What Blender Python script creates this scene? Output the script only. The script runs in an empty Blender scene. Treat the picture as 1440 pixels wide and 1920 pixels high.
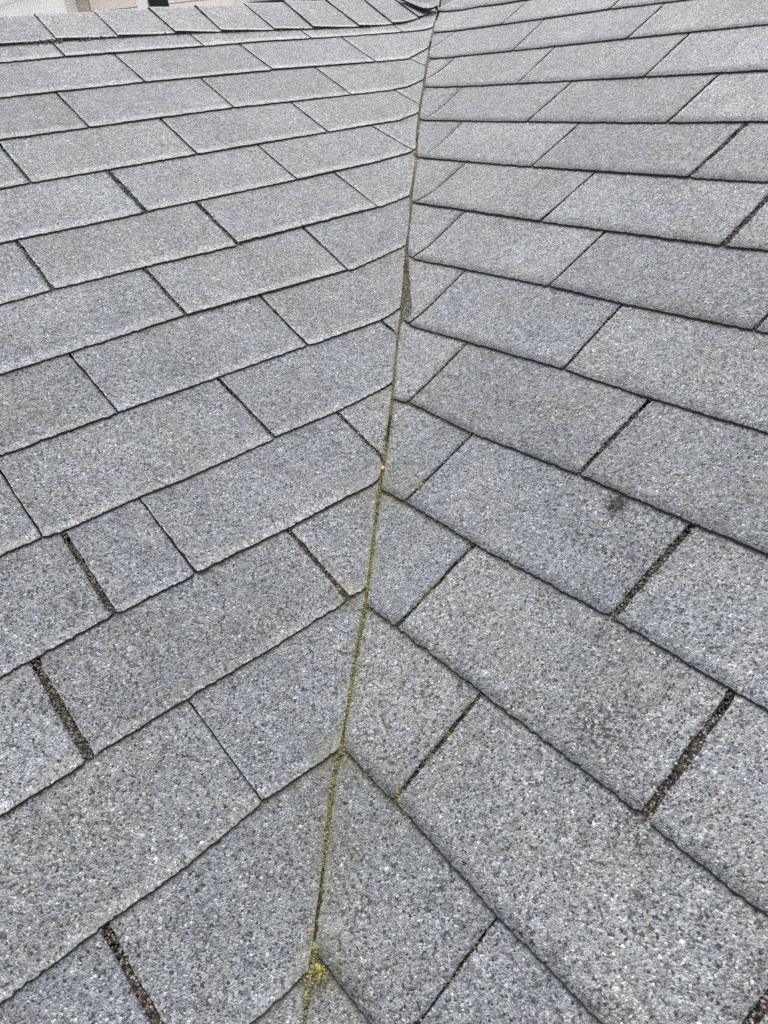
import bpy, bmesh, math, random
from mathutils import Vector, noise
sc = bpy.context.scene
# ------------------------------------------------------------------ camera
CAM = Vector((0.11382231, -0.34546624, 0.61711894))
F = Vector((-0.12082722, 0.82021827, -0.55914468))
RT = Vector((0.99245888, 0.08810069, -0.08522704))
UP = Vector((0.02064374, 0.56522584, 0.82467787))
cd = bpy.data.cameras.new('camera'); cam = bpy.data.objects.new('camera', cd)
sc.collection.objects.link(cam); sc.camera = cam
from mathutils import Matrix
cam.matrix_world = Matrix(((RT.x, UP.x, -F.x, CAM.x), (RT.y, UP.y, -F.y, CAM.y), (RT.z, UP.z, -F.z, CAM.z), (0, 0, 0, 1)))
cd.sensor_fit = 'VERTICAL'; cd.sensor_height = 36; cd.sensor_width = 27
cd.lens = 36*1281.35/1920
cd.clip_start = 0.02; cd.clip_end = 500
cd.dof.use_dof = True; cd.dof.focus_distance = 1.15; cd.dof.aperture_fstop = 14
# ------------------------------------------------------------------ light
w = bpy.data.worlds.new('World'); sc.world = w; w.use_nodes = True
nt = w.node_tree; bg = nt.nodes['Background']
sky = nt.nodes.new('ShaderNodeTexSky'); sky.sky_type = 'NISHITA'; sky.sun_disc = False
SUN_EL, SUN_ROT = math.radians(57), math.radians(2)
sky.sun_elevation = SUN_EL; sky.sun_rotation = SUN_ROT
sky.air_density = 1.0; sky.dust_density = 4.0; sky.ozone_density = 1.0
hs = nt.nodes.new('ShaderNodeHueSaturation'); hs.inputs['Saturation'].default_value = 0.42   # cloud veil takes most of the blue out
nt.links.new(sky.outputs[0], hs.inputs['Color']); nt.links.new(hs.outputs[0], bg.inputs[0])
bg.inputs[1].default_value = 0.15
sd = bpy.data.lights.new('sun', 'SUN'); sd.energy = 1.5; sd.angle = math.radians(25); sd.color = (1, .975, .945)
so = bpy.data.objects.new('sun', sd); sc.collection.objects.link(so)
sdir = Vector((math.sin(SUN_ROT)*math.cos(SUN_EL), math.cos(SUN_ROT)*math.cos(SUN_EL), math.sin(SUN_EL)))
so.rotation_euler = sdir.to_track_quat('Z', 'Y').to_euler(); so.location = (0, 0, 8)
sc.view_settings.view_transform = 'Standard'; sc.view_settings.look = 'None'
sc.view_settings.gamma = 1; sc.view_settings.use_curve_mapping = False
sc.view_settings.exposure = 0.88
sc.cycles.use_denoising = False
# ------------------------------------------------------------------ roof survey, metres in plan
# per course: butt edge as (distance along course, distance up the slope), then joints (c, a at the butt; c at the head; width in mm)
LEFT = {1: ([(-0.2708, 1.3197), (-0.3944, 1.3207), (-0.6879, 1.3156), (-0.8305, 1.3156), (-0.975, 1.3098), (-1.2378, 1.3027)],
     [(-0.3951, 1.3229, -0.3956, 1.3706, 5.0), (-0.6976, 1.3209, -0.6924, 1.364, 5.0), (-0.9807, 1.3113, -0.9781, 1.3484, 5.0), (-1.2663, 1.304, -1.2656, 1.3335, 4.0)]),
 2: ([(-0.2225, 1.2111), (-0.4941, 1.2104), (-0.7842, 1.2026), (-0.7993, 1.2043), (-1.0685, 1.1906), (-1.0948, 1.1898), (-1.1216, 1.1891), (-1.1488, 1.1882),
      (-1.1764, 1.1874), (-1.2295, 1.206), (-1.2794, 1.2194)],
     [(-0.4989, 1.2116, -0.4933, 1.3155, 5.0), (-0.7942, 1.2053, -0.7862, 1.3127, 5.0), (-1.0748, 1.1942, -1.0691, 1.3018, 5.0)]),
 3: ([(-0.1708, 1.095), (-0.3222, 1.095), (-0.6169, 1.0942), (-0.9011, 1.0829), (-1.0182, 1.079), (-1.0481, 1.0808), (-1.0788, 1.0828), (-1.1186, 1.0936),
      (-1.1553, 1.1002)],
     [(-0.3244, 1.0981, -0.3219, 1.207, 5.0), (-0.6211, 1.0971, -0.6189, 1.2031, 5.0), (-0.9116, 1.085, -0.9035, 1.1996, 5.0), (-1.2154, 1.1628, -1.1878, 1.1903, 3.5)]),
 4: ([(-0.1176, 0.9756), (-0.1637, 0.9774), (-0.4589, 0.9767), (-0.5897, 0.9769), (-0.7541, 0.9762), (-0.8799, 0.9752), (-0.9043, 0.9749), (-0.9291, 0.9745),
      (-0.9544, 0.9742), (-0.9887, 0.9818), (-1.0219, 0.9871)],
     [(-0.1662, 0.9799, -0.165, 1.083, 7.0), (-0.4643, 0.9788, -0.4616, 1.0904, 6.0), (-0.761, 0.9784, -0.7551, 1.0903, 6.0), (-1.0571, 1.0278, -1.0351, 1.08, 4.0)]),
 5: ([(-0.066, 0.8596), (-0.2877, 0.8598), (-0.3076, 0.862), (-0.5889, 0.8623), (-0.7021, 0.8639), (-0.7829, 0.8645), (-0.8091, 0.8665), (-0.8357, 0.8685),
      (-0.8628, 0.8704), (-0.8899, 0.8718), (-0.9102, 0.8774)],
     [(-0.2958, 0.8632, -0.2942, 0.9803, 12.0), (-0.5969, 0.8651, -0.5926, 0.9745, 4.5), (-0.9008, 0.8756, -0.8748, 0.9745, 5.0)]),
 6: ([(-0.0153, 0.7459), (-0.0876, 0.7492), (-0.0954, 0.7496), (-0.3834, 0.7442), (-0.3977, 0.7475), (-0.683, 0.7503), (-0.7016, 0.7494), (-0.7287, 0.7528),
      (-0.7566, 0.7563), (-0.7834, 0.7579)],
     [(-0.0895, 0.7522, -0.0888, 0.8572, 8.0), (-0.3905, 0.7461, -0.3876, 0.8589, 9.0), (-0.6934, 0.7521, -0.6839, 0.8622, 5.0)]),
 7: ([(0.0345, 0.634), (-0.2265, 0.6393), (-0.2345, 0.6384), (-0.5169, 0.6331), (-0.5317, 0.6305), (-0.5521, 0.6331), (-0.573, 0.6359), (-0.5942, 0.6386),
      (-0.6159, 0.6415), (-0.638, 0.6443), (-0.6598, 0.6464)],
     [(-0.2302, 0.6416, -0.2266, 0.7505, 8.0), (-0.5247, 0.6332, -0.5233, 0.7467, 7.0)]),
 8: ([(0.0843, 0.5223), (-0.0579, 0.523), (-0.0641, 0.524), (-0.3521, 0.523), (-0.3593, 0.5222), (-0.3758, 0.5221), (-0.3925, 0.5219), (-0.4095, 0.5218),
      (-0.4267, 0.5216), (-0.4443, 0.5213), (-0.4621, 0.5212), (-0.4802, 0.5211), (-0.4987, 0.5209), (-0.5226, 0.5257), (-0.5457, 0.5289)],
     [(-0.0613, 0.5246, -0.055, 0.6358, 3.5), (-0.3564, 0.5237, -0.354, 0.6324, 5)]),
 9: ([(0.1355, 0.4073), (0.0901, 0.4077), (0.0679, 0.4047), (-0.0218, 0.4065), (-0.0775, 0.4045), (-0.2086, 0.4064), (-0.2189, 0.409), (-0.3153, 0.4075), (-0.33, 0.4084),
      (-0.3451, 0.4091), (-0.3603, 0.41), (-0.3758, 0.4108), (-0.3915, 0.4117), (-0.4074, 0.4124), (-0.4278, 0.4142)],
     [(0.0897, 0.4093, 0.0931, 0.5035, 3), (-0.2138, 0.4079, -0.2054, 0.5216, 6), (-0.5093, 0.4904, -0.4987, 0.5248, 7)]),
 10: ([(0.187, 0.2916), (0.1587, 0.2925), (0.069, 0.2956), (0.0607, 0.2947), (-0.0274, 0.2945), (-0.149, 0.2935), (-0.1648, 0.2936), (-0.1807, 0.2937), (-0.1971, 0.2938),
       (-0.2137, 0.2939), (-0.2307, 0.2939), (-0.248, 0.2941), (-0.2657, 0.2942), (-0.2836, 0.2942), (-0.3008, 0.297)],
      [(0.0697, 0.2981, 0.0693, 0.405, 9), (-0.0262, 0.2961, -0.0221, 0.405, 3), (-0.3241, 0.3276, -0.3172, 0.4079, 7)]),
 11: ([(0.2348, 0.1842), (0.1587, 0.1844), (0.1445, 0.1871), (0.0533, 0.1871), (-0.0412, 0.1868), (-0.0535, 0.1869), (-0.0662, 0.187), (-0.0791, 0.1871),
       (-0.0921, 0.1873), (-0.1054, 0.1874), (-0.1189, 0.1875), (-0.1327, 0.1877), (-0.1468, 0.1878), (-0.1566, 0.1902), (-0.1699, 0.1897), (-0.1832, 0.1887)],
      [(0.1534, 0.1854, 0.1548, 0.2939, 12), (-0.1546, 0.1908, -0.1485, 0.2932, 8)]),
 12: ([(0.2864, 0.0682), (0.203, 0.0694), (0.1282, 0.068), (0.0467, 0.0738), (0.0356, 0.0735), (0.0245, 0.0732), (0.0132, 0.0729), (0.0017, 0.0725), (-0.01, 0.0723),
       (-0.0219, 0.0718), (-0.0341, 0.0716), (-0.0464, 0.0711)],
      [(0.0457, 0.0754, 0.0524, 0.1843, 1.8)]),
 13: ([(0.1445, -0.0484), (0.137, -0.0484), (0.1294, -0.0485), (0.1216, -0.0485), (0.1138, -0.0486), (0.1059, -0.0486), (0.0978, -0.0487), (0.0897, -0.0488),
       (0.0815, -0.0488)],
      [(0.1995, -0.0082, 0.2027, 0.0688, 9)])}
RIGHT = {1: ([(-1.2767, 1.3502), (-1.2642, 1.3661), (-1.2363, 1.38), (-1.1906, 1.382), (-1.1707, 1.3825), (-1.1422, 1.3833), (-1.1097, 1.3842), (-1.0746, 1.3852),
      (-1.0378, 1.3861), (-0.7686, 1.395), (-0.5987, 1.3956)],
     [(-1.0712, 1.3908, -1.0733, 1.4847, 4.4)]),
 2: ([(-1.1684, 1.2337), (-1.1519, 1.2522), (-1.1136, 1.2649), (-1.0951, 1.2657), (-1.0683, 1.2663), (-1.0377, 1.2671), (-1.0046, 1.2679), (-0.9699, 1.2688),
      (-0.9342, 1.2698), (-0.6388, 1.2786), (-0.3656, 1.2852)],
     [(-1.2081, 1.2777, -1.2256, 1.3683, 2.4), (-0.9325, 1.2734, -0.9397, 1.3857, 4.4), (-0.6401, 1.2806, -0.636, 1.3992, 5.4)]),
 3: ([(-1.0659, 1.1188), (-1.0564, 1.1294), (-1.0379, 1.1404), (-1.0093, 1.146), (-0.9714, 1.1453), (-0.9523, 1.1456), (-0.925, 1.146), (-0.8939, 1.1464),
      (-0.8603, 1.147), (-0.8253, 1.1475), (-0.5092, 1.1515), (-0.2891, 1.1544)],
     [(-1.0896, 1.1503, -1.1133, 1.2647, 4.4), (-0.8101, 1.152, -0.8152, 1.2724, 4.4), (-0.5115, 1.1565, -0.5078, 1.2758, 5.4)]),
 4: ([(-0.9564, 1.004), (-0.947, 1.0131), (-0.9291, 1.0227), (-0.9022, 1.0278), (-0.8674, 1.0275), (-0.8308, 1.0271), (-0.7932, 1.0266), (-0.7551, 1.0261),
      (-0.7168, 1.0257), (-0.3801, 1.0254), (-0.2161, 1.0294)],
     [(-0.9553, 1.0158, -0.9713, 1.1452, 2.4), (-0.6777, 1.0324, -0.6704, 1.1449, 5.4), (-0.3792, 1.0271, -0.3697, 1.1506, 6.4)]),
 5: ([(-0.8501, 0.8874), (-0.84, 0.8958), (-0.8213, 0.9043), (-0.7937, 0.9083), (-0.7587, 0.9078), (-0.7221, 0.9069), (-0.6847, 0.906), (-0.6468, 0.9052),
      (-0.6087, 0.9043), (-0.2577, 0.9017), (-0.1418, 0.9021)],
     [(-0.8438, 0.898, -0.8555, 1.0263, 2.6), (-0.5628, 0.9091, -0.5542, 1.0256, 5.4), (-0.2585, 0.9033, -0.2478, 1.0247, 9.4)]),
 6: ([(-0.734, 0.7706), (-0.7189, 0.7787), (-0.6911, 0.7847), (-0.6521, 0.7846), (-0.61, 0.7837), (-0.5667, 0.7828), (-0.5228, 0.7818), (-0.4789, 0.7808),
      (-0.4354, 0.7799), (-0.1328, 0.7784), (-0.0709, 0.7808)],
     [(-0.7346, 0.7782, -0.7285, 0.9006, 3.9), (-0.4373, 0.7824, -0.4262, 0.899, 5.4), (-0.1288, 0.7816, -0.1259, 0.8753, 11.4)]),
 7: ([(-0.609, 0.6506), (-0.5919, 0.6564), (-0.5614, 0.6593), (-0.5238, 0.6594), (-0.4838, 0.6594), (-0.4428, 0.6596), (-0.4014, 0.6597), (-0.36, 0.6598),
      (-0.319, 0.6599), (-0.1942, 0.6564), (-0.0144, 0.6574)],
     [(-0.6123, 0.6561, -0.6128, 0.7746, 4.4), (-0.3198, 0.6622, -0.3131, 0.7763, 5.4), (-0.0157, 0.66, -0.003, 0.7405, 7.4)]),
 8: ([(-0.4805, 0.5301), (-0.4604, 0.5331), (-0.428, 0.5338), (-0.3913, 0.5343), (-0.3527, 0.5349), (-0.3132, 0.5355), (-0.2734, 0.536), (-0.2338, 0.5366),
      (-0.1947, 0.5371), (-0.0638, 0.5337), (0.0727, 0.535)],
     [(-0.4906, 0.5431, -0.4909, 0.6522, 4), (-0.1935, 0.5388, -0.1932, 0.6551, 5)]),
 9: ([(-0.3898, 0.4046), (-0.3659, 0.4143), (-0.3574, 0.4147), (-0.3442, 0.4145), (-0.3285, 0.4139), (-0.3117, 0.4132), (-0.2939, 0.4126), (-0.2756, 0.4119),
      (-0.2568, 0.4112), (-0.2377, 0.4105), (-0.0721, 0.4145), (0.0666, 0.4127), (0.1433, 0.4142)],
     [(-0.3677, 0.4158, -0.3658, 0.5296, 4.5), (-0.0721, 0.4164, -0.0648, 0.5304, 8)]),
 10: ([(-0.2782, 0.2879), (-0.2643, 0.2913), (-0.2413, 0.2939), (-0.2324, 0.2937), (-0.2194, 0.2934), (-0.2047, 0.2931), (-0.1888, 0.2927), (-0.172, 0.2924),
       (-0.1548, 0.292), (-0.1371, 0.2915), (-0.1192, 0.2912), (0.0605, 0.295), (0.1852, 0.2921), (0.2145, 0.2922)],
      [(-0.2427, 0.2951, -0.2374, 0.4072, 5), (0.0616, 0.2978, 0.068, 0.4109, 10)]),
 11: ([(-0.1711, 0.168), (-0.1643, 0.1694), (-0.1535, 0.1709), (-0.1402, 0.1719), (-0.1247, 0.1722), (-0.1149, 0.172), (-0.1009, 0.172), (-0.0851, 0.172),
       (-0.068, 0.172), (-0.0501, 0.1719), (-0.0318, 0.1718), (-0.0132, 0.1718), (0.0054, 0.1718), (0.1203, 0.1719), (0.181, 0.1718), (0.1923, 0.1698),
       (0.2867, 0.1686)],
      [(-0.1258, 0.173, -0.1199, 0.2918, 6), (0.1855, 0.1734, 0.1855, 0.292, 11)]),
 12: ([(-0.0697, 0.0486), (-0.0648, 0.0491), (-0.0574, 0.0499), (-0.0485, 0.0505), (-0.0382, 0.0508), (-0.0267, 0.0508), (-0.0141, 0.0505), (-0.0049, 0.051),
       (0.0083, 0.0516), (0.0185, 0.0513), (0.033, 0.0508), (0.0493, 0.0501), (0.0669, 0.0495), (0.0849, 0.0489), (0.1034, 0.0482), (0.122, 0.0474), (0.1406, 0.0468),
       (0.2399, 0.0474)],
      [(0.0035, 0.051, 0.0037, 0.1714, 6), (0.3057, 0.115, 0.312, 0.1705, 9)]),
 13: ([(0.048, -0.0752), (0.0535, -0.0738), (0.0571, -0.0735), (0.0622, -0.073), (0.0685, -0.0725), (0.0755, -0.072), (0.0832, -0.0715), (0.0915, -0.0711),
       (0.1001, -0.0708)],
      [(0.1392, -0.0438, 0.1392, 0.0453, 2.6)])}
CUTL = [(-0.0262, -0.0833), (-0.025, -0.0352), (-0.0242, 0.0574), (-0.0184, 0.0824), (-0.0107, 0.1963), (-0.005, 0.262), (-0.0012, 0.3982), (0.0031, 0.4418), (0.0078, 0.557),
 (0.0097, 0.6974), (0.0127, 0.7417), (0.0137, 0.8224), (0.0143, 0.9231), (0.0171, 0.9749), (0.0182, 1.0257), (0.0164, 1.0784), (0.0225, 1.2154), (0.022, 1.3461),
 (0.0258, 1.4686), (0.0318, 1.5768), (0.0399, 1.7572), (0.0514, 1.9102), (0.0633, 2.0098)]
CUTR = [(-0.024, -0.0829), (-0.0227, -0.0347), (-0.0212, 0.0581), (-0.0163, 0.0828), (-0.0084, 0.1968), (-0.0025, 0.2624), (0.0022, 0.3988), (0.0059, 0.4422), (0.0108, 0.5574),
 (0.013, 0.6979), (0.0151, 0.7267), (0.0325, 0.7417), (0.0267, 0.8093), (0.0224, 0.8665), (0.0194, 0.9115), (0.02, 0.9754), (0.0212, 1.0262), (0.0215, 1.0795),
 (0.0268, 1.2162), (0.0266, 1.3473), (0.0306, 1.4698), (0.0368, 1.5779), (0.0453, 1.7581), (0.0556, 1.9105), (0.0677, 2.0093)]
CAPB = [(-0.2962, 1.3734), (-0.4074, 1.3758), (-0.5459, 1.3718), (-0.6672, 1.3691), (-0.9091, 1.3526), (-1.1778, 1.3349), (-1.3078, 1.3383), (-1.414, 1.3687), (-1.4572, 1.382)]
CAPS = [(-0.4088, 1.4865, -0.4068, 1.3733), (-0.535, 1.4807, -0.5341, 1.3708), (-0.6614, 1.4779, -0.6638, 1.3627), (-0.7776, 1.4742, -0.7734, 1.3625),
 (-0.9082, 1.4698, -0.9091, 1.3479), (-1.0235, 1.4646, -1.017, 1.342), (-1.1505, 1.4616, -1.1518, 1.3307), (-1.2731, 1.4509, -1.2632, 1.336)]
END = [(-0.0472, 1.9858, 0.7239), (-0.0182, 1.9763, 0.7104), (0.0251, 1.9626, 0.6908), (0.0493, 1.9793, 0.6915), (0.0637, 2.0027, 0.6981)]
R0 = [(-0.0021, 2.0122, 0.7174), (0.0169, 2.009, 0.7096), (0.0651, 2.0025, 0.698), (0.1047, 1.9873, 0.6951), (0.1753, 1.9252, 0.6959), (0.228, 1.8648, 0.6934)]

Q = math.sqrt(.5)
TL, TR, TB = math.tan(0.46094768), math.tan(0.4326385), 0.47
A_RIDGE = 1.480
THK = 0.0028
random.seed(7)
N = noise.noise
def n1(x, y=0., z=0.): return N(Vector((x, y, z)))
def S(x, y):                                    # roof surface: two slopes, softly folded in the valley
    aL = (-x+y)*Q
    zl = TL*aL if aL < A_RIDGE else TL*A_RIDGE-(aL-A_RIDGE)*TB
    zr = TR*(x+y)*Q
    k = 0.012+0.014*min(max(y, 0), 2.2)
    h = max(k-abs(zl-zr), 0)/k
    return max(zl, zr)+h*h*k/4
def xy(side, c, a):
    return ((-c-a)*Q, (-c+a)*Q) if side == 0 else ((c+a)*Q, (-c+a)*Q)
def lerp(a, b, t): return a+(b-a)*t
def interp(pts, v, i=0, j=1):
    if v <= pts[0][i]: return pts[0][j]
    for p, q in zip(pts, pts[1:]):
        if v <= q[i]: return lerp(p[j], q[j], (v-p[i])/max(q[i]-p[i], 1e-9))
    return pts[-1][j]
CL = sorted([(y, x) for x, y in CUTL]); CR = sorted([(y, x) for x, y in CUTR])
def ext(c): # straight on beyond both ends along the fold
    (y0, x0), (y1, x1) = c[0], c[-1]
    return [(y0-2, x0-.09)]+c+[(y1+1.5, x1+.05)]
CL, CR = ext(CL), ext(CR)
def xcutL(y): return interp(CL, y)
def xcutR(y): return interp(CR, y)
def ccut(side, a, k=5):                         # where the valley cut crosses height a of a slope
    if side == 1 and k <= 0: return -1.385 if k == 0 else -1.62
    lo, hi = -3., 1.5
    for _ in range(26):
        m = (lo+hi)/2; x, y = xy(side, m, a)
        ins = x < xcutL(y) if side == 0 else x > xcutR(y)
        if ins: hi = m
        else: lo = m
    return (lo+hi)/2
# ------------------------------------------------------------------ helpers
def link(o, parent=None):
    sc.collection.objects.link(o)
    if parent: o.parent = parent
    return o
def empty(name, parent=None, loc=(0, 0, 0)):
    o = bpy.data.objects.new(name, None); o.location = loc; o.empty_display_size = .1; return link(o, parent)
def mesh_obj(name, verts, faces, mats, parent=None, fm=None, smooth=None):
    me = bpy.data.meshes.new(name); me.from_pydata(verts, [], faces)
    for m in mats: me.materials.append(m)
    if fm: me.polygons.foreach_set('material_index', fm)
    if smooth: me.polygons.foreach_set('use_smooth', smooth)
    me.update()
    return link(bpy.data.objects.new(name, me), parent)
def tag(o, label=None, cat=None, group=None, kind=None):
    for k, v in (('label', label), ('category', cat), ('group', group), ('kind', kind)):
        if v: o[k] = v
    return o
# ------------------------------------------------------------------ materials
class NT:
    def __init__(s, name):
        s.m = bpy.data.materials.new(name); s.m.use_nodes = True; s.t = s.m.node_tree
        s.b = s.t.nodes['Principled BSDF']
    def n(s, typ, **kw):
        x = s.t.nodes.new(typ)
        for k, v in kw.items():
            if k in x.inputs.keys(): s.set(x, k, v)
            else: setattr(x, k, v)
        return x
    def set(s, x, k, v):
        if hasattr(v, 'is_output'): s.t.links.new(v, x.inputs[k])
        else: x.inputs[k].default_value = v
    def ramp(s, fac, stops, const=False):
        r = s.n('ShaderNodeValToRGB'); s.t.links.new(fac, r.inputs[0]); e = r.color_ramp.elements
        r.color_ramp.interpolation = 'CONSTANT' if const else 'LINEAR'
        while len(e) < len(stops): e.new(.5)
        for k, (p, c) in enumerate(stops):
            e[k].position = p; e[k].color = (*(c if isinstance(c, tuple) else (c, c, c)), 1)
        return r.outputs[0]
    def mix(s, f, a, b, mode='MIX'):
        x = s.n('ShaderNodeMix', data_type='RGBA', blend_type=mode)
        for k, v in ((0, f), (6, a), (7, b)):
            if hasattr(v, 'is_output'): s.t.links.new(v, x.inputs[k])
            else: x.inputs[k].default_value = v if k == 0 else (*v, 1) if isinstance(v, tuple) else (v, v, v, 1)
        return x.outputs[2]
    def math(s, op, a, b=0., clamp=False):
        x = s.n('ShaderNodeMath', operation=op, use_clamp=clamp)
        for k, v in ((0, a), (1, b)):
            if hasattr(v, 'is_output'): s.t.links.new(v, x.inputs[k])
            else: x.inputs[k].default_value = v
        return x.outputs[0]
def spot(t, pos, c, r, soft=.6):                # a stain of its own: 1 inside radius r round point c
    d = t.n('ShaderNodeVectorMath', operation='DISTANCE'); t.t.links.new(pos, d.inputs[0]); d.inputs[1].default_value = c
    x = t.n('ShaderNodeMapRange'); t.t.links.new(d.outputs['Value'], x.inputs[0])
    x.inputs[1].default_value = r; x.inputs[2].default_value = r*(1-soft); x.inputs[3].default_value = 0; x.inputs[4].default_value = 1
    return x.outputs[0]
def granules(name, stops, tintspots=True, vary=.16, dirt=False):
    t = NT(name); pos = t.n('ShaderNodeNewGeometry').outputs['Position']
    def vor(sc_, rnd=1.):
        v = t.n('ShaderNodeTexVoronoi', voronoi_dimensions='3D', feature='F1'); t.t.links.new(pos, v.inputs['Vector'])
        v.inputs['Scale'].default_value = sc_; v.inputs['Randomness'].default_value = rnd; return v
    def sep(c): 
        x = t.n('ShaderNodeSeparateColor'); t.t.links.new(c, x.inputs[0]); return x.outputs
    def noi(sc_, det=2., rough=.5):
        v = t.n('ShaderNodeTexNoise'); t.t.links.new(pos, v.inputs['Vector'])
        v.inputs['Scale'].default_value = sc_; v.inputs['Detail'].default_value = det; v.inputs['Roughness'].default_value = rough; return v.outputs[0]
    v1 = vor(760); v2 = vor(500); v3 = vor(230)
    c = t.ramp(sep(v1.outputs['Color'])[0], stops, True)
    c2 = t.ramp(sep(v2.outputs['Color'])[0], stops, True)
    pick = t.math('GREATER_THAN', sep(v2.outputs['Color'])[1], .55)
    c = t.mix(pick, c, c2)
    # clumps: darker where the light granules have worn off, paler where they crowd
    c = t.mix(1., c, t.ramp(sep(v3.outputs['Color'])[0], [(0, .80), (.5, .99), (1, 1.17)]), 'MULTIPLY')
    c = t.mix(1., c, t.ramp(noi(42, 4, .65), [(.30, .72), (.45, .97), (.62, 1.05), (.75, 1.16)]), 'MULTIPLY')
    c = t.mix(1., c, t.ramp(noi(6, 3), [(.3, .88), (.7, 1.10)]), 'MULTIPLY')
    # bundles of mixed granule colour: bluish here, olive and tan there
    c = t.mix(1., c, t.ramp(noi(17, 3, .6), [(.34, (1.0, 1.0, .955)), (.5, (.975, 1., 1.)), (.66, (.955, 1., 1.025))]), 'MULTIPLY')
    c = t.mix(t.math('MULTIPLY', t.ramp(noi(260, 1), [(.60, 0.), (.68, 1.)]), t.ramp(noi(7, 3, .6), [(.45, 0.), (.62, .5)])), c, (.36, .295, .22))
    # bare flecks
    fl = t.math('MULTIPLY', t.math('GREATER_THAN', noi(210, 2, .6), .60), t.ramp(noi(8, 4, .65), [(.38, .25), (.58, 1.)]))
    c = t.mix(t.math('MULTIPLY', fl, .75), c, (.028, .027, .026))
    # each shingle came from its own bundle
    oi = t.n('ShaderNodeObjectInfo').outputs['Random']
    c = t.mix(1., c, t.ramp(oi, [(0, (1-vary*.7, 1-vary*.72, 1-vary*.78)), (.35, (.98, .99, 1.02)), (.6, (1.03, 1.02, .99)), (1, (1+vary*.5, 1+vary*.52, 1+vary*.56))]), 'MULTIPLY')
    if tintspots:
        for p, r in (((0.2776, 0.2928, 0.188), .021), ((0.2716, 0.2868, 0.188), .014), ((0.228, 0.0625, 0.0975), .035), ((.2162, .0604, .092), .02), ((0.2395, -0.0187, 0.074), .028), ((.19, .2, .13), .02)):
            f = t.math('MULTIPLY', spot(t, pos, p, r, .8), t.math('GREATER_THAN', noi(230, 2, .6), .545))
            c = t.mix(t.math('MULTIPLY', f, .95, True), c, (.035, .033, .03))
        for p, r, k in (((-0.0195, -0.0926, -0.0236), .03, .8), ((-0.0246, 0.078, 0.0377), .036, .75), ((-0.028, 0.2414, 0.095), .025, .6), ((.012, .405, .15), .05, .35), ((.03, .05, .04), .03, .4), ((.02, .245, .1), .03, .4), ((0.004, .72, .245), .03, .3), ((-.012, -.02, 0), .035, .35)):
            f = t.math('MULTIPLY', spot(t, pos, p, r, 1.), t.ramp(noi(120, 4, .7), [(.3, .25), (.65, 1.)]))
            c = t.mix(t.math('MULTIPLY', f, k), c, (.125, .13, .055))
    if tintspots:                                # algae and silt stains laid down when the tabs were surveyed
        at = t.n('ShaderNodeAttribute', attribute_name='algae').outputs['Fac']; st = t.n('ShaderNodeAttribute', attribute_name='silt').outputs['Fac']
        c = t.mix(t.math('MULTIPLY', at, t.ramp(noi(230, 4, .7), [(.34, .15), (.62, 1.)]), True), c, (.19, .185, .075))
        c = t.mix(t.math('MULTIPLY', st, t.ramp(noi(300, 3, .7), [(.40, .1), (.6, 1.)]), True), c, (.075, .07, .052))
    t.set(t.b, 'Base Color', c); t.set(t.b, 'Roughness', .6); t.set(t.b, 'Specular IOR Level', .45)
    h = t.math('MULTIPLY', v1.outputs['Distance'], -760*.0005)
    h = t.math('ADD', h, t.math('MULTIPLY', v2.outputs['Distance'], -500*.0004))
    h = t.math('ADD', h, t.math('MULTIPLY', noi(90, 3), .0008))
    bp = t.n('ShaderNodeBump'); t.t.links.new(h, bp.inputs['Height']); bp.inputs['Strength'].default_value = .4; bp.inputs['Distance'].default_value = 1.
    t.t.links.new(bp.outputs[0], t.b.inputs['Normal'])
    return t.m
GR = [(0, .022), (.085, (.1, .101, .103)), (.22, (.18, .185, .193)), (.44, (.235, .243, .258)), (.70, (.29, .298, .315)),
      (.86, (.37, .38, .395)), (.945, (.50, .505, .51)), (.970, (.36, .265, .19)), (.985, (.62, .62, .61))]
M_GR = granules('granules', GR)
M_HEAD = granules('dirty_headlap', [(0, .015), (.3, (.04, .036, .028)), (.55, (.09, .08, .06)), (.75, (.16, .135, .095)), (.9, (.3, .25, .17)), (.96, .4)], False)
def simple(name, col, rough=.8, nscale=None, amp=.3, bump=0.):
    t = NT(name); pos = t.n('ShaderNodeNewGeometry').outputs['Position']
    c = (*col, 1)
    if nscale:
        v = t.n('ShaderNodeTexNoise'); t.t.links.new(pos, v.inputs['Vector']); v.inputs['Scale'].default_value = nscale; v.inputs['Detail'].default_value = 4
        c = t.mix(1., col, t.ramp(v.outputs[0], [(.3, 1-amp), (.7, 1+amp)]), 'MULTIPLY')
        if bump:
            bp = t.n('ShaderNodeBump'); t.t.links.new(v.outputs[0], bp.inputs['Height']); bp.inputs['Distance'].default_value = bump
            t.t.links.new(bp.outputs[0], t.b.inputs['Normal'])
    t.set(t.b, 'Base Color', c); t.set(t.b, 'Roughness', rough); t.set(t.b, 'Specular IOR Level', .3)
    return t.m
M_EDGE = simple('asphalt_edge', (.034, .032, .027), .9, 420, .85, .001)
M_FELT = simple('roofing_felt', (.03, .03, .03), .95, 90, .3, .001)
M_MOSS = simple('moss', (.16, .155, .035), .95, 260, .55, .001)
def vcol(name):
    t = NT(name); a = t.n('ShaderNodeVertexColor', layer_name='tint'); t.t.links.new(a.outputs[0], t.b.inputs['Base Color'])
    t.set(t.b, 'Roughness', .8); return t.m
M_GRIT = vcol('grit')
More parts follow.
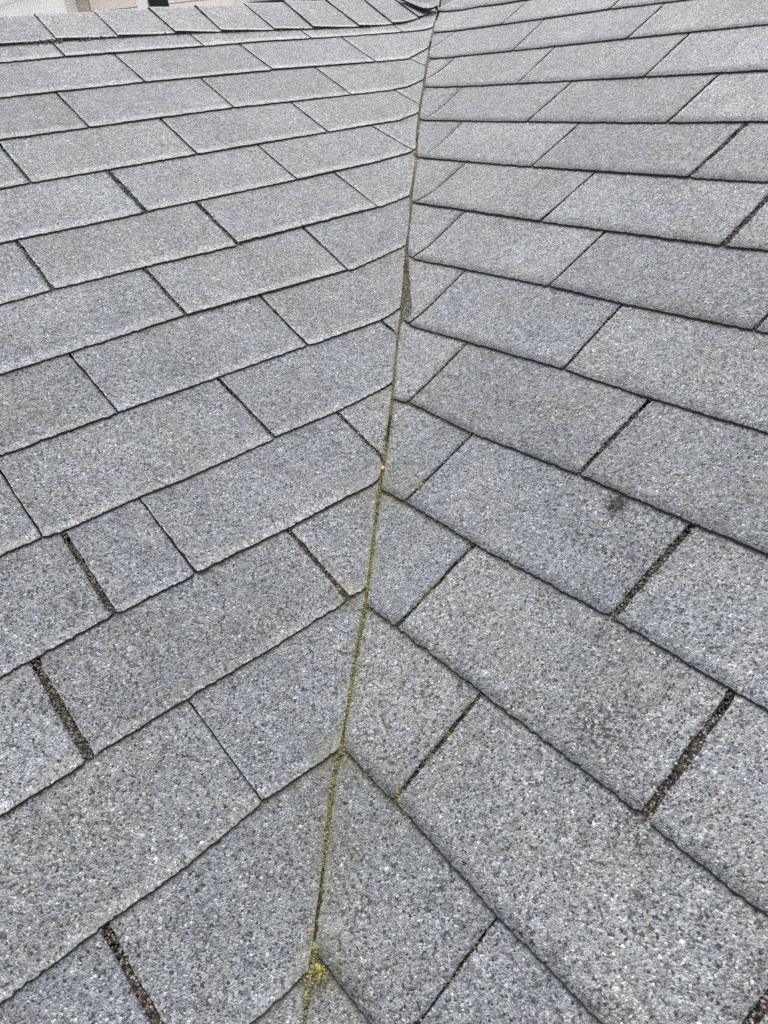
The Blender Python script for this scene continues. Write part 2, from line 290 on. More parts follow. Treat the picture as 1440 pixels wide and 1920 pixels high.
# ------------------------------------------------------------------ the roof: roof > slope > shingle
roof = empty('roof')
tag(roof, 'grey asphalt shingle roof, two slopes meeting in a mossy valley', 'roof')
def deck(side, c0, c1, a0, a1, step=.025):
    vs, fs = [], []; nc = int((c1-c0)/step); na = int((a1-a0)/step)
    for j in range(na+1):
        a = lerp(a0, a1, j/na); cc = ccut(side, a) if a < 1.5 else c0
        if side == 0 and a > 1.40: cc = -1.46-.06*(a-1.40)/.08
        lo = max(c0, cc)
        for i in range(nc+1):
            x, y = xy(side, lerp(lo, c1, i/nc), a); z = S(x, y)-.018
            vs.append((x, y, z))
    n = len(vs)
    for j in range(na):
        for i in range(nc):
            k = j*(nc+1)+i; q = (k, k+1, k+nc+2, k+nc+1)
            X, Y = vs[k][:2]
            if X+Y < 2.9*Q and (X > xcutL(Y)+.06 if side == 0 else X < xcutR(Y)-.06): continue
            fs.append(q if side == 0 else q[::-1])
    return vs, fs
SC = [0.9, 1.1]
vs, fs = deck(0, -3, SC[0], -.42, A_RIDGE)
slopeL = mesh_obj('roof_slope', vs, fs, [M_FELT], roof); tag(slopeL, 'left slope rising to the capped ridge')
vs, fs = deck(1, -1.7, SC[1], -.42, 1.95)
slopeR = mesh_obj('roof_slope', vs, fs, [M_FELT], roof); tag(slopeR, 'right slope rising out of the frame')
# far side of the left slope's ridge
vs = []; 
for a in (A_RIDGE, A_RIDGE+.8):
    for c in (-1.52-(a-A_RIDGE), SC[0]):
        x, y = xy(0, c, a); vs.append((x, y, TL*A_RIDGE-(a-A_RIDGE)*TB-.002))
slopeB = mesh_obj('roof_slope', vs, [(0, 1, 3, 2)], [M_GR], roof); tag(slopeB, 'back slope falling away behind the ridge')
def course_line(D, k, side):
    """the butt line of course k as a function of c; straight on where it was not surveyed"""
    ks = sorted(D)
    if k in D:
        pts = sorted(D[k][0])
        ref = regular[side](k)
        far = pts[-1]
        p = [(pts[0][0]-1.5, pts[0][1])] + pts + [(far[0]+.5, lerp(far[1], ref, .5)), (far[0]+3, ref)]
        return p
    return [(-4, regular[side](k)), (4, regular[side](k))]
regular = [lambda k: 1.4340-.11375*k, lambda k: 1.5180-.12245*k]
RIGHT[0] = ([(-1.37, 1.462), (-1.331, 1.479), (-1.237, 1.485), (-1.157, 1.482)], [(-.915, 1.50, -.915, 1.63, 3.)])
SURV = [LEFT, RIGHT]
def joints(side, k):
    D = SURV[side]
    js = []
    if k in D: js = [list(j) for j in D[k][1]]
    a = regular[side](k); up = regular[side](k-1)
    if not js:
        base = {0: .15, 1: .0}[side] + (.1525 if k % 2 else 0) + .01*math.sin(k*5)
        js = [[base-.305*3, a, base-.305*3, up, 4.]]
    js.sort()
    r = random.Random(k*17+side)
    while js[-1][0] < SC[side]:
        c, _, d, _, _ = [js[-1][0], 0, js[-1][2], 0, 0]
        js.append([js[-1][0]+.303, a, js[-1][0]+.303+(js[-1][2]-js[-1][0])*.5, 0, r.choice([3., 5., 6., 8.])])
    return js
def R3(l): return interp(l, 0)
TABS = []
def make_tab(side, k, jl, jr, parent):
    """one tab between joint jl (valley side, or None for the cut) and jr"""
    B = course_line(SURV[side], k, side); T = course_line(SURV[side], k-1, side)
    near = k >= 8; step = .0028 if k >= 9 else .004 if k >= 5 else .007
    lb = jl[0]+jl[4]/2700 if jl else None; lt = jl[2]+jl[4]/2700 if jl else None
    rb, rt = jr[0]-jr[4]/2700, jr[2]-jr[4]/2700
    nj = 9 if near else 7
    ws = [i/nj for i in range(nj)]+[.945, .975, 1., 1.03, 1.35, 1.8]
    wid = rb-(lb if jl else ccut(side, interp(B, rb), k))
    nc = max(3, int(max(wid, .03)/step))
    seed = random.uniform(0, 99); lift = random.choice([0, 0, 0, .0005, .0014])*random.uniform(.5, 1); 
    tip = random.uniform(-.0007, .0007)
    top, bot = [], []
    for w in ws:
        row = []
        ab = interp(B, rb); at = interp(T, rb); am = lerp(ab, at, w)
        cut = ccut(side, am, k)
        for _ in range(3): cut = ccut(side, lerp(interp(B, cut), interp(T, cut), w), k)
        L_ = cut if not jl else max(lerp(lb, lt, w), cut); R_ = max(lerp(rb, rt, w), cut)
        if w == ws[0]: deg0 = R_-L_
        for i in range(nc+1):
            f = i/nc; c = lerp(L_, R_, f)
            jag = (.0006+min((jl or jr)[4], 9)*.00022)*n1(am*190, seed)+.0007*n1(am*600, seed+5)
            if i == 0: c += jag if jl else jag*.7
            if i == nc: c -= jag
            a = lerp(interp(B, c), interp(T, c), w)
            ej = .0012*n1(c*160, seed+9)+.0011*n1(c*480, seed+3)+.0008*n1(c*30, seed)+.0035*max(0, n1(c*70, seed+20)-.42)
            a += ej*max(0, 1-w*nj)
            # corners a little rounded by wear
            d = min(f, 1-f)*max(R_-L_, 1e-4)
            if w == 0 and d < .004: a += (.004-d)**2*45
            # the valley end is clipped to the true cut line
            x, y = xy(side, c, a)
            if side == 0 and x > xcutL(y)-.0: x = xcutL(y)+jag*.5
            if side == 1 and k > 0 and x < xcutR(y)+.0: x = xcutR(y)+jag*.5
            h = THK*(1-w) - (.0006 if w > 1 else 0) + lift*max(0, 1-w*1.3)**2*(1-.6*f if seed > 50 else .4+.6*f) + .0006*n1(x*9, y*9, seed)*min(1, max(0, 1-w))
            z = S(x, y)+h
            row.append((x, y, z))
        top.append(row)
    nr = len(ws); vs = [p for r in top for p in r]
    if max(top[j][nc][0]-top[j][0][0] if side else top[j][0][0]-top[j][nc][0] for j in range(nj+3)) < .002 : return None
    off = len(vs); vs += [(x, y, z-THK) for x, y, z in vs]
    fs, fm, sm = [], [], []
    W = nc+1
    def add(q, m, s):
        fs.append(q); fm.append(m); sm.append(s)
    for j in range(nr-1):
        for i in range(nc):
            q = (j*W+i, j*W+i+1, (j+1)*W+i+1, (j+1)*W+i)
            if side == 0: q = q[::-1]
            P = [vs[t] for t in q]
            if (Vector(P[0])-Vector(P[2])).cross(Vector(P[1])-Vector(P[3])).length < 1e-9: continue
            # left slope: +c points toward lower left, so winding flips
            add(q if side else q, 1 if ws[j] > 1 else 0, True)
    for i in range(nc):                          # butt edge
        q = (i, off+i, off+i+1, i+1); add(q, 2, False)
    for j in range(nr-1):
        q = (j*W, (j+1)*W, off+(j+1)*W, off+j*W); add(q, 2, False)
        q = (j*W+nc, off+j*W+nc, off+(j+1)*W+nc, (j+1)*W+nc); add(q, 2, False)
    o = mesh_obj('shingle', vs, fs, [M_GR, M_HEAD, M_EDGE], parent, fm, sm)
    al, si = [], []
    for q_, (x, y, z) in enumerate(vs):
        w = ws[(q_ % off)//W]; c = (-x-y)*Q if side == 0 else (x-y)*Q
        d = abs(x-(xcutL(y) if side == 0 else xcutR(y))); my = interp([(-.5, .6), (0, .9), (.45, .9), (.6, .45), (.75, .3), (1.2, .2), (1.9, .1)], y)
        v = my*(.7*math.exp(-(d/.0042)**2)+.13*math.exp(-(d/.03)**2))*(1+.8*n1(y*22, side*7.))
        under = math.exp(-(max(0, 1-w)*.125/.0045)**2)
        v += my*.95*under*math.exp(-(d/.09)**2)*(.8+.9*n1(c*18, k*3.))
        al.append(min(.95, max(0, v)))
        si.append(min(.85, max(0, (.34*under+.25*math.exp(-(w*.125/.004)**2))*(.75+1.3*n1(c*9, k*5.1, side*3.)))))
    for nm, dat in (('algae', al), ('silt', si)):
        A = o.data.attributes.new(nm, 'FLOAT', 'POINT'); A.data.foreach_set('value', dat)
    TABS.append(o); return o
SLOTS = []
for side, parent, rows in ((0, slopeL, range(1, 17)), (1, slopeR, range(-2, 17))):
    for k in rows:
        js = joints(side, k)
        if side == 1 and k <= 0: js = [j for j in js if j[0] > -1.55] if k < 0 else js
        prev = None
        # first, short pieces at the valley where the surveyed joints leave more than a tab
        c_at = ccut(side, regular[side](k), k)
        first = js[0][0]
        while first-c_at > .33:
            first -= .305; js.insert(0, [first, js[0][1], first+(js[0][2]-js[0][0]), js[0][3], 2.5])
        for j in js:
            make_tab(side, k, prev, j, parent)
            SLOTS.append((side, k, j)); prev = j
            if j[0] > SC[side]: break
# ------------------------------------------------------------------ lining seen in the open joint of the valley
vs, fs = [], []; y = -.45; rows = []
while y < 1.95:
    xl, xr = xcutL(y)-.006, xcutR(y)+.006
    if .60 < y < .9: xr = max(xr, xcutR(y+.012)+.004)
    rows.append([(lerp(xl, xr, f), y) for f in (0, .25, .5, .75, 1)]); y += .005
for r in rows:
    for x, y in r: vs.append((x, y, S(x, y)-.0014+.0006*n1(x*200, y*200)))
for j in range(len(rows)-1):
    for i in range(4): k = j*5+i; fs.append((k, k+1, k+6, k+5))
M_LIN = granules('valley_lining', [(0, .05), (.2, (.11, .105, .09)), (.5, (.2, .19, .16)), (.8, (.30, .28, .235)), (.93, (.5, .45, .38))], False)
lining = mesh_obj('valley_lining', vs, fs, [M_LIN], roof)
tag(lining, 'gritty brown strip showing where the valley joint gapes')
# ------------------------------------------------------------------ ridge cap: folded shingles lapped along the ridge
def cap_profile(cb, ct, h, n=16):
    """cross-section at the cap piece's edge: from the lower rim on this slope over the crest to the far rim"""
    out = []
    a0 = interp(sorted(CAPB), cb)
    al = A_RIDGE-a0
    for i in range(n+1):
        t = i/n*2-1                              # -1 lower rim, 0 crest, 1 far rim
        a = A_RIDGE+t*al; c = lerp(cb, ct, min(1, (t+1)))
        d = abs(a-A_RIDGE); rr = .030
        zz = TL*A_RIDGE-(TL if t < 0 else TB)*(d if d > rr else (d*d+rr*rr)/(2*rr))
        x, y = xy(0, c, a)
        if t < 0: zz = max(zz, S(x, y))
        out.append((x, y, zz+h))
    return out
vs, fs = [], []
caps = [(d, b) for b, _, d, _ in CAPS]           # (c at the rim, c at the crest)
first = caps[0]
lead = [(first[0]+.128*i+.004*math.sin(i*3), first[1]+.128*i) for i in range(8, 0, -1)]
caps = lead+caps+[(CAPS[-1][2]-.11, CAPS[-1][0]-.10), (CAPS[-1][2]-.15, CAPS[-1][0]-.16)]
ridge = None
strip = [cap_profile(caps[0][0]-(.01), caps[0][1], -.004), cap_profile(-1.43, -1.43, -.004)]
vs = [p for r in strip for p in r]; n = len(strip[0])
ridge = mesh_obj('ridge_cap', vs, [(i, i+1, n+i+1, n+i) for i in range(n-1)], [M_FELT], roof)
tag(ridge, 'row of folded cap shingles along the left ridge')
for i in range(len(caps)-1):
    (b0, t0), (b1, t1) = caps[i], caps[i+1]
    lift = random.uniform(.0, .003)
    rows = []
    for s_ in (0, .04, .25, .5, .75, 1., 1.25):
        cb, ct = lerp(b0, b1, s_), lerp(t0, t1, s_)
        if i == len(caps)-2: cb = max(cb, -1.43)
        h = .0072-.0026*s_+lift*.5*max(0, 1-s_*1.5)
        pr = cap_profile(cb, ct, h, 26)
        rows.append([(x+.0012*n1(y*90, i), y+.0012*n1(x*90, i*3), z+.0012*n1(x*14, y*14, i)) for x, y, z in pr])
    vs = [p for r in rows for p in r]; n = len(rows[0]); off = len(vs); vs += [(x, y, z-.0028) for x, y, z in vs]
    fs, fm, sm = [], [], []
    for j in range(len(rows)-1):
        for k in range(n-1):
            fs.append((j*n+k, j*n+k+1, (j+1)*n+k+1, (j+1)*n+k)[::-1] if 1 else 0); fm.append(0); sm.append(True)
        fs.append((j*n, (j+1)*n, off+(j+1)*n, off+j*n)); fm.append(2); sm.append(False)
        fs.append((j*n+n-1, off+j*n+n-1, off+(j+1)*n+n-1, (j+1)*n+n-1)); fm.append(2); sm.append(False)
    for k in range(n-1): fs.append((k, off+k, off+k+1, k+1)); fm.append(2); sm.append(False)
    mesh_obj('shingle', vs, fs, [M_GR, M_HEAD, M_EDGE], ridge, fm, sm)
# last cap: curled up where the ridge dies into the right slope
near_ = [Vector(p) for p in END]; far_ = [Vector(p) for p in R0[:3]]
def poly_at(P, t):
    t *= len(P)-1; i = min(int(t), len(P)-2); return P[i].lerp(P[i+1], t-i)
def poly_s(P, t):                                # a smoothed run through the points
    return (poly_at(P, max(0, t-.12))+poly_at(P, t)*2+poly_at(P, min(1, t+.12)))/4
def slab(name, grid, thk, parent, edge_first=True, lbl=None):
    vs = [tuple(p) for r in grid for p in r]; n = len(grid[0]); off = len(vs); vs += [(x, y, z-thk) for x, y, z in vs]
    fs, fm, sm = [], [], []
    m = len(grid)
    for j in range(m-1):
        for k in range(n-1): fs.append((j*n+k, j*n+k+1, (j+1)*n+k+1, (j+1)*n+k)); fm.append(0); sm.append(True)
        fs.append((j*n, (j+1)*n, off+(j+1)*n, off+j*n)); fm.append(2); sm.append(False)
        fs.append((j*n+n-1, off+j*n+n-1, off+(j+1)*n+n-1, (j+1)*n+n-1)); fm.append(2); sm.append(False)
    for k in range(n-1):
        fs.append((k, off+k, off+k+1, k+1)); fm.append(2); sm.append(False)
        fs.append(((m-1)*n+k, (m-1)*n+k+1, off+(m-1)*n+k+1, off+(m-1)*n+k)); fm.append(2); sm.append(False)
    o = mesh_obj(name, vs, fs, [M_GR, M_HEAD, M_EDGE], parent, fm, sm)
    if lbl: o['label'] = lbl
    return o
g = []
for j in range(8):
    t = j/7*1.5
    row = []
    for i in range(25):
        u = i/24; a, b = poly_s(near_, u), poly_s(far_, u); p = a+(b-a)*t
        p.z += .0065*(1-min(t, 1))-.002*max(0, t-1)*2
        row.append(p)
    g.append(row)
slab('shingle', g, .0045, ridge, lbl='curled end cap lifted off the valley head')
# ------------------------------------------------------------------ grit, granules and moss
OCT = [(1, 0, 0), (-1, 0, 0), (0, 1, 0), (0, -1, 0), (0, 0, 1), (0, 0, -1)]
OF = [(0, 2, 4), (2, 1, 4), (1, 3, 4), (3, 0, 4), (2, 0, 5), (1, 2, 5), (3, 1, 5), (0, 3, 5)]
class Grains:
    def __init__(s): s.v, s.f, s.c = [], [], []
    def add(s, x, y, z, r, col, flat=.7):
        a = random.uniform(0, 6.28); ca_, sa = math.cos(a), math.sin(a); e = [random.uniform(.6, 1.3) for _ in range(3)]
        tx, ty = random.uniform(-.5, .5), random.uniform(-.5, .5)
        n = len(s.v)
        for p in OCT:
            X, Y, Z = p[0]*e[0]*r, p[1]*e[1]*r, p[2]*e[2]*r*flat
            X, Y = X*ca_-Y*sa, X*sa+Y*ca_
            s.v.append((x+X, y+Y, z+Z+X*tx+Y*ty))
        s.f += [tuple(n+i for i in f) for f in OF]
        s.c += [col]*24
    def build(s, name, mat, parent=None):
        o = mesh_obj(name, s.v, s.f, [mat], parent)
        if s.c and s.c[0] is not None:
            ca_ = o.data.color_attributes.new('tint', 'FLOAT_COLOR', 'CORNER')
            ca_.data.foreach_set('color', [t for c in s.c for t in (*c, 1)])
        return o
PAL = [((.014, .013, .011), 22), ((.05, .046, .037), 22), ((.10, .09, .068), 18), ((.20, .17, .12), 13), ((.36, .29, .2), 7), ((.5, .44, .34), 3), ((.3, .17, .10), 2), ((.25, .26, .28), 8)]
def pick(pal):
    c = random.choices([p[0] for p in pal], [p[1] for p in pal])[0]; f = random.uniform(.75, 1.25)
    return tuple(min(.9, v*f) for v in c)
grit = Grains()
rnd = random.Random(5)
# joints that have filled with washed-down granules: wide ones more than narrow
for side, k, (cb, ab, ct, at, wd) in SLOTS:
    if (wd < 4 and not (side == 1 and k == 13)) or cb > .75 or k > 14 or k < 1: continue
    B, T = course_line(SURV[side], k, side), course_line(SURV[side], k-1, side)
    a0, a1 = interp(B, cb), interp(T, ct)
    dens = {4: 60, 4.5: 90, 5: 130, 6: 190, 7: 280, 8: 420, 9: 560, 10: 650, 11: 750, 12: 900}.get(int(wd), 60)
    if side == 1 and k in (11, 12) and wd < 8: dens = 120
    ph = random.uniform(0, 50)
    for i in range(int(dens*(1 if k >= 5 else .5))):
        w = random.random(); a = lerp(a0, a1, w)
        if n1(w*5, ph)+random.uniform(-.3, .3) < -.42: continue
        c = lerp(cb, ct, w)+random.gauss(0, wd*.00030)*(1 if random.random() < .88 else 2.2)
        x, y = xy(side, c, a)
        if side == 0 and x > xcutL(y) or side == 1 and x < xcutR(y): continue
        deep = THK*(1-w)-THK
        grit.add(x, y, S(x, y)+deep+random.uniform(.0006, .0034 if wd > 6 else .0024), random.uniform(.0006, .00135), pick(PAL))
# thin line of dirt and granules caught under butt edges, here and there
for side, rows in ((0, range(2, 14)), (1, range(2, 14))):
    for k in rows:
        B = course_line(SURV[side], k, side)
        for i in range(230 if k > 5 else 120):
            c = random.uniform(-1.3, .6); a = interp(B, c)-abs(random.gauss(0, .0012))-.0006
            if n1(c*12, k*3.3, side) < .02: continue
            x, y = xy(side, c, a)
            if side == 0 and x > xcutL(y)-.002 or side == 1 and x < xcutR(y)+.002: continue
            grit.add(x, y, S(x, y)+THK*.02+.0006, random.uniform(.0004, .0009), pick(PAL))
# debris packed under the ridge cap at the left, and a few paler bits by the crossing
for i in range(900):
    c = random.choices([random.uniform(-.5, -.25), random.gauss(-.42, .03), random.uniform(-1.3, -.3)], [5, 2, 3])[0]
    if n1(c*25, 7.7) < -.15: continue
    a = interp(sorted(CAPB), c)-abs(random.gauss(0, .004))+.002; x, y = xy(0, c, a)
    grit.add(x, y, S(x, y)+random.uniform(.001, .006), random.uniform(.0008, .002), pick([((.05, .045, .035), 10), ((.2, .17, .12), 8), ((.42, .36, .27), 7), ((.02, .018, .015), 8)]))
# black grit spilt beside some joints, and peppered over the upper right courses
for (px_, py_), n, r in (((.2776, .2928), 75, .006), ((.270, .288), 30, .006), ((.262, .215), 70, .022), ((.285, .225), 60, .016), ((.20, .03), 50, .02), ((.255, .02), 60, .02), ((.285, -.01), 60, .018), ((.30, .60), 60, .03), ((.40, .66), 60, .035), ((.15, .50), 50, .03), ((.20, .95), 60, .05), ((.28, .08), 70, .03), ((-.26, .50), 40, .03), ((-.28, .16), 50, .02), ((-.2, .1), 40, .03), ((.45, .95), 60, .04), ((-.40, .70), 50, .04), ((-.12, .33), 30, .03)):
    for _ in range(n*2):
        x, y = px_+random.gauss(0, r), py_+random.gauss(0, r); side = 0 if x < xcutL(y) else 1
        grit.add(x, y, S(x, y)+THK*.55+random.uniform(0, .0008), random.uniform(.0004, .0011), pick([((.014, .013, .012), 12), ((.04, .038, .034), 8), ((.12, .1, .08), 2)]), .5)
# gaping part of the valley joint
for i in range(1500):
    y = random.uniform(.70, .98); xl, xr = xcutL(y), xcutR(y)
    x = random.uniform(xl, xr)
    grit.add(x, y, S(x, y)+random.uniform(-.0006, .0008), random.uniform(.0006, .0012), pick([((.04, .037, .03), 8), ((.11, .103, .088), 16), ((.2, .18, .15), 12), ((.38, .3, .22), 5), ((.35, .17, .1), 2), ((.5, .46, .4), 3)]))
for i in range(700):
    y = random.uniform(-.3, 1.7)
    if n1(y*9, 21.) < 0: continue
    x = random.gauss((xcutL(y)+xcutR(y))/2, .0035)
    grit.add(x, y, S(x, y)+THK*.6, random.uniform(.0004, .0012), pick(PAL))
for (gx, gy), n, r in (((-.0245, -.1), 60, .012), ((.003, .425), 60, .008), ((-.03, .243), 60, .01), ((.0, .63), 50, .008), ((.054, .39), 40, .008)):
    for _ in range(n):
        x, y = gx+random.gauss(0, r*.6), gy+random.gauss(0, r*.6); grit.add(x, y, S(x, y)+THK*.7, random.uniform(.0005, .0012), pick(PAL))
g1 = grit.build('joint_grit', M_GRIT); tag(g1, 'dark and tan grit washed into the joints between the shingles', 'grit', kind='stuff')
# loose and proud granules on the nearer courses give the surface its tooth
SP = [((.02, .02, .021), 20), ((.07, .07, .072), 14), ((.16, .165, .175), 16), ((.30, .31, .325), 16), ((.42, .425, .43), 6), ((.58, .58, .57), 1.6), ((.40, .28, .18), 2.), ((.45, .2, .13), .5)]
loose = Grains()
def surf(side, c, a):                            # height of the finished shingle surface above S
    B, T = None, None
    for k in range(1, 16):
        lo, up = LN[side][k], LN[side][k-1]
        ab = interp(lo, c)
        if a >= ab:
            at = interp(up, c); w = (a-ab)/max(at-ab, .01)
            return k, w
    return None, None
LN = [{k: course_line(SURV[s], k, s) for k in range(0, 16)} for s in (0, 1)]
for i in range(20000):
    side = random.random() < .5
    side = int(side); a = lerp(-.17, 1.2, random.random()**1.7); c = random.uniform(-a-.12, .45 if side == 0 else .5)
    x, y = xy(side, c, a)
    if side == 0 and x > xcutL(y)-.001 or side == 1 and x < xcutR(y)+.001: continue
    k, w = surf(side, c, a)
    if k is None or w < .02 or w > .98: continue
    # keep off the joints
    if any(abs(lerp(j[0], j[2], w)-c) < j[4]/1900 for s_, kk, j in SLOTS if s_ == side and kk == k): continue
    h = THK*(1-w)
    loose.add(x, y, S(x, y)+h+.0003, random.uniform(.00035, .0007), pick(SP), .55)
g2 = loose.build('loose_granules', M_GRIT); tag(g2, 'loose grey, white and tan mineral granules scattered over the shingles', 'granules', kind='stuff')
moss = Grains()
MP = [((.23, .22, .085), 10), ((.30, .285, .11), 8), ((.14, .14, .06), 6), ((.38, .36, .15), 3), ((.15, .12, .06), 4)]
BR = [((.36, .35, .05), 6), ((.27, .29, .04), 6), ((.45, .41, .10), 3), ((.16, .16, .05), 2)]
OL = [((.06, .05, .018), 8), ((.035, .028, .014), 8), ((.1, .085, .03), 4), ((.13, .13, .035), 2)]
def dens_y(y):                                   # how mossy the valley joint is along its run
    return interp([(-.5, .5), (-.12, .55), (0, .6), (.09, .95), (.4, .95), (.47, 1.1), (.55, .45), (.62, .4), (.7, .25), (.95, .15), (1.05, .35), (1.2, .25), (1.4, .5), (1.75, .3), (1.9, .05)], y)
y = -.42
while y < 1.9:
    d = dens_y(y)*max(.12, .8+1.5*n1(y*16, 3.)+.9*n1(y*60, 8.))
    for _ in range(int(11*d+random.random())):
        xl, xr = xcutL(y), xcutR(y)
        if xr-xl > .008 and random.random() < .8: xr = xl+.003
        x = random.gauss((xl+xr)/2, .0011+.0012*max(0, n1(y*30, 9.))) ; yy = y+random.uniform(0, .002)
        moss.add(x, yy, S(x, yy)+random.uniform(.0002, .0030), random.uniform(.0005, .0012), pick(MP if n1(y*11, 40.) < .22 else OL), .8)
    y += .002
for (mx, my), r, n, pal in (((-.0195, -.0935), .0036, 190, BR), ((-.0185, -.1), .008, 80, MP), ((-.024, -.080), .004, 120, MP), ((-.0185, .083), .004, 200, MP), ((.004, .458), .0035, 160, MP), ((-.006, .262), .003, 110, MP), ((.0556, .398), .003, 90, BR), ((.0085, .622), .003, 90, MP), ((.022, 1.24), .004, 90, MP)):
    for _ in range(n):
        a_ = random.uniform(0, 6.28); q_ = abs(random.gauss(0, r*.6)); x, yy = mx+q_*math.cos(a_), my+q_*math.sin(a_)
        moss.add(x, yy, S(x, yy)+.0035*max(.25, 1-q_/r/1.4)+random.uniform(-.001, .001), random.uniform(.0006, .0015), pick(pal), .9)
# olive growth in the joints and along the butt edges near the valley
for side, k, ci, dn in ((1, 8, -.49, 90), (1, 9, -.37, 330), (1, 10, -.24, 260), (1, 11, -.12, 480), (1, 12, .0, 520), (1, 13, .139, 40), (0, 11, -.155, 110), (0, 10, -.32, 200), (1, 10, .06, 60), (1, 9, -.07, 80), (0, 9, -.5, 60)):
    j = min((j for s_, kk, j in SLOTS if s_ == side and kk == k), key=lambda j: abs(j[0]-ci))
    a0, a1 = interp(LN[side][k], j[0]), interp(LN[side][k-1], j[2])
    for _ in range(dn):
        w = random.random()*.97; a = lerp(a0, a1, w); c = lerp(j[0], j[2], w)+random.gauss(0, j[4]*.00028)
        if n1(w*6, ci*9) < -.25: continue
        x, yy = xy(side, c, a)
        if side == 0 and x > xcutL(yy) or side == 1 and x < xcutR(yy): continue
        moss.add(x, yy, S(x, yy)-THK*w+random.uniform(.0008, .0034), random.uniform(.0005, .0011), pick(OL if n1(w*9, ci*5) < .15 else MP), .8)
for side, k, c0, c1, dn in ((1, 9, -.41, -.2, 260), (1, 10, -.29, -.05, 420), (1, 11, -.2, .05, 320), (1, 12, -.09, .05, 330), (0, 12, -.09, -.045, 160), (0, 11, -.19, -.15, 90), (0, 13, .04, .1, 60), (1, 8, -.49, -.25, 150), (1, 13, .03, .1, 60), (1, 6, -.75, -.6, 60), (1, 4, -.99, -.9, 40)):
    for _ in range(dn):
        c = lerp(c0, c1, random.random()**1.4 if side == 1 else random.random()); a = interp(LN[side][k], c)-abs(random.gauss(0, .0011))-.0004; x, yy = xy(side, c, a)
        if side == 0 and x > xcutL(yy) or side == 1 and x < xcutR(yy): continue
        moss.add(x, yy, S(x, yy)+random.uniform(.0002, .0016), random.uniform(.0004, .0009), pick(MP+OL), .8)
mo = moss.build('moss', M_GRIT); tag(mo, 'yellow-green moss growing along the valley joint and in nearby gaps', 'moss', kind='stuff')
# the one orange pebble stuck in the valley joint
bm = bmesh.new(); bmesh.ops.create_icosphere(bm, subdivisions=3, radius=1)
for v in bm.verts:
    v.co = Vector((v.co.x*.0026, v.co.y*.0040, v.co.z*.0022))*(1+.22*n1(v.co.x*1.3, v.co.y*1.3, v.co.z*1.3))
me = bpy.data.meshes.new('pebble'); bm.to_mesh(me); bm.free(); me.materials.append(simple('orange_stone', (.62, .33, .17), .7, 700, .25))
for p in me.polygons: p.use_smooth = True
peb = link(bpy.data.objects.new('pebble', me)); peb.location = (.0035, .4345, S(.0035, .4345)+.0035)
tag(peb, 'small orange pebble lodged in the mossy valley joint', 'pebble')
# ------------------------------------------------------------------ beyond the ridge: ground and the neighbour's house
def wobj(name, boxes, mat, parent=None):         # boxes in the house's own axes: u along the wall, d towards us, z up
    vs, fs = [], []
    for (u0, u1, d0, d1, z0, z1) in boxes:
        n = len(vs)
        for u in (u0, u1):
            for d in (d0, d1):
                for z in (z0, z1): vs.append((u, -d, z))
        fs += [tuple(n+i for i in f) for f in ((0, 1, 3, 2), (4, 6, 7, 5), (0, 4, 5, 1), (2, 3, 7, 6), (0, 2, 6, 4), (1, 5, 7, 3))]
    return mesh_obj(name, vs, fs, [mat], parent)
DH = 6.0
hb = Vector((CAM.x, CAM.y, 0))
HR = Vector((RT.x, RT.y, 0)).normalized(); HF = Vector((-HR.y, HR.x, 0))
house = empty('neighbour_house', None, (hb+HF*DH)); house.rotation_euler.z = math.atan2(HR.y, HR.x)
tag(house, 'beige house with white trim and dark windows beyond the ridge', 'house')
Z0 = -3.6; ZT = 2.4
M_BEIGE = simple('beige_siding', (.88, .81, .73), .6, 30, .05); M_WHITE = simple('white_paint', (.9, .9, .89), .45, 8, .03)
M_OFF = simple('white_panel', (.85,.85,.83), .5, 8, .03); M_GLASS = simple('dark_glass', (.012, .014, .018), .08)
M_DRK = simple('dark_shutter', (.022, .025, .032), .5, 20, .2); M_ROOF = granules('neighbour_shingles', GR, False)
M_BOUNCE = simple('bounce_ground', (.58, .57, .55), .9, 3, .1)  # unseen ground, its colour made pale to bounce light onto the house walls
U = lambda px: (px-720)/1281.35*6.02*1.05     # plan position on the wall of something seen at that column
ux = {}
for px, v in ((-60, None), (0, (-.663, 1.1942)), (143, (-.5507, 1.2042)), (258, (-.4632, 1.2119)), (277, (-.4485, 1.2132)), (315, (-.419, 1.2158)), (465, (-.3029, 1.2262)), (600, (-.1983, 1.2354))):
    if v: d = Vector((v[0], v[1], 0)); ux[px] = d.dot(HR)/d.dot(HF)*DH
wobj('wall', [(ux[143], 3.5, -6, -.02, Z0, ZT)], M_BEIGE, house)
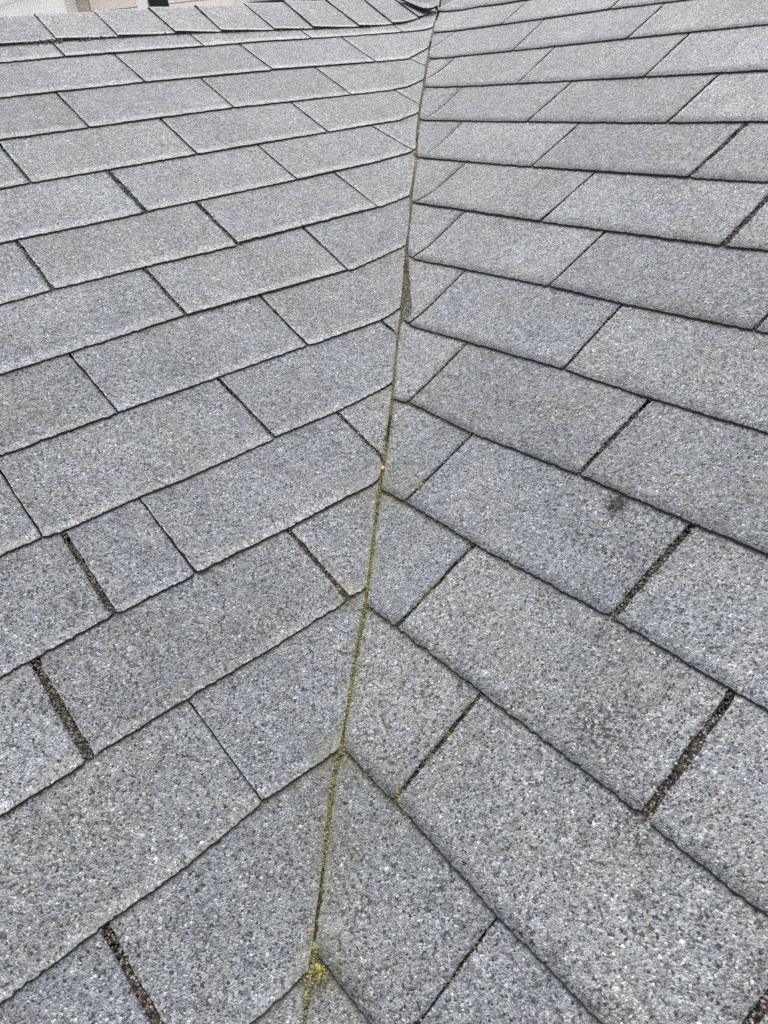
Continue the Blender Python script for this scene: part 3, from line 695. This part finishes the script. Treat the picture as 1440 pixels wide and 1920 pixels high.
z = Z0+.05
while z < ZT-.05:
    wobj('siding_board', [(ux[143]+.08, ux[258]-.001, -.02, .006, z, z+.185), (ux[315]+.001, ux[465]-.1, -.02, .006, z, z+.185)], M_BEIGE, house); z += .19
wobj('corner_board', [(ux[143]+.0, ux[143]+.075, -.02, .02, Z0, ZT)], simple('dark_beige_trim', (.55, .50, .42), .6, 10, .05), house)  # corner board in a darker beige than the siding
for (a, b, c0) in ((ux[277], ux[315], ux[258]),):
    wf = wobj('window', [(a, b, -.018, -.005, -.4, 1.9)], M_GLASS, house)
    wobj('window_frame', [(c0, a, -.02, .035, -.55, 2.0)], M_WHITE, house)
wobj('shutter', [(ux[465], ux[600]+.3, -.02, .03, -.2, 0.965)], M_DRK, house)
wobj('roof', [(ux[143]-.3, 3.8, -6.3, .4, ZT, ZT+.15)], M_ROOF, house)
porch = empty('white_garage', None, (hb+HF*DH)); porch.rotation_euler.z = math.atan2(HR.y, HR.x)
tag(porch, 'bright white outbuilding with a sloping rake at the top left', 'outbuilding')
wobj('wall', [(ux[0]-3, ux[143]-.004, -3, .25, Z0, ZT-.2)], M_OFF, porch)
vs = []
ua, ub = ux[0]+.17, ux[0]+.62
za, zb = CAM.z+.095/1.19*DH*.985-.0, CAM.z+.1035/1.19*DH
for d in (.27, .45):
    for (u, z) in ((ua-3, za-.62), (ua, za), (ub, zb), (ub+.6, zb+.16), (ub+.6, zb+.9), (ua-3, zb+.9)): vs.append((u, -d, z))
fs = [(5, 4, 3, 2, 1, 0), (6, 7, 8, 9, 10, 11)]+[(i, (i+1) % 6, 6+(i+1) % 6, 6+i) for i in range(6)]
mesh_obj('rake_board', vs, fs, [M_WHITE], porch)
me = bpy.data.meshes.new('ground'); me.from_pydata([(-150, -150, Z0), (150, -150, Z0), (150, 150, Z0), (-150, 150, Z0)], [], [(0, 1, 2, 3)]); me.materials.append(M_BOUNCE)
tag(link(bpy.data.objects.new('ground', me)), 'unseen ground far below the roof, made pale to bounce light up', kind='structure')
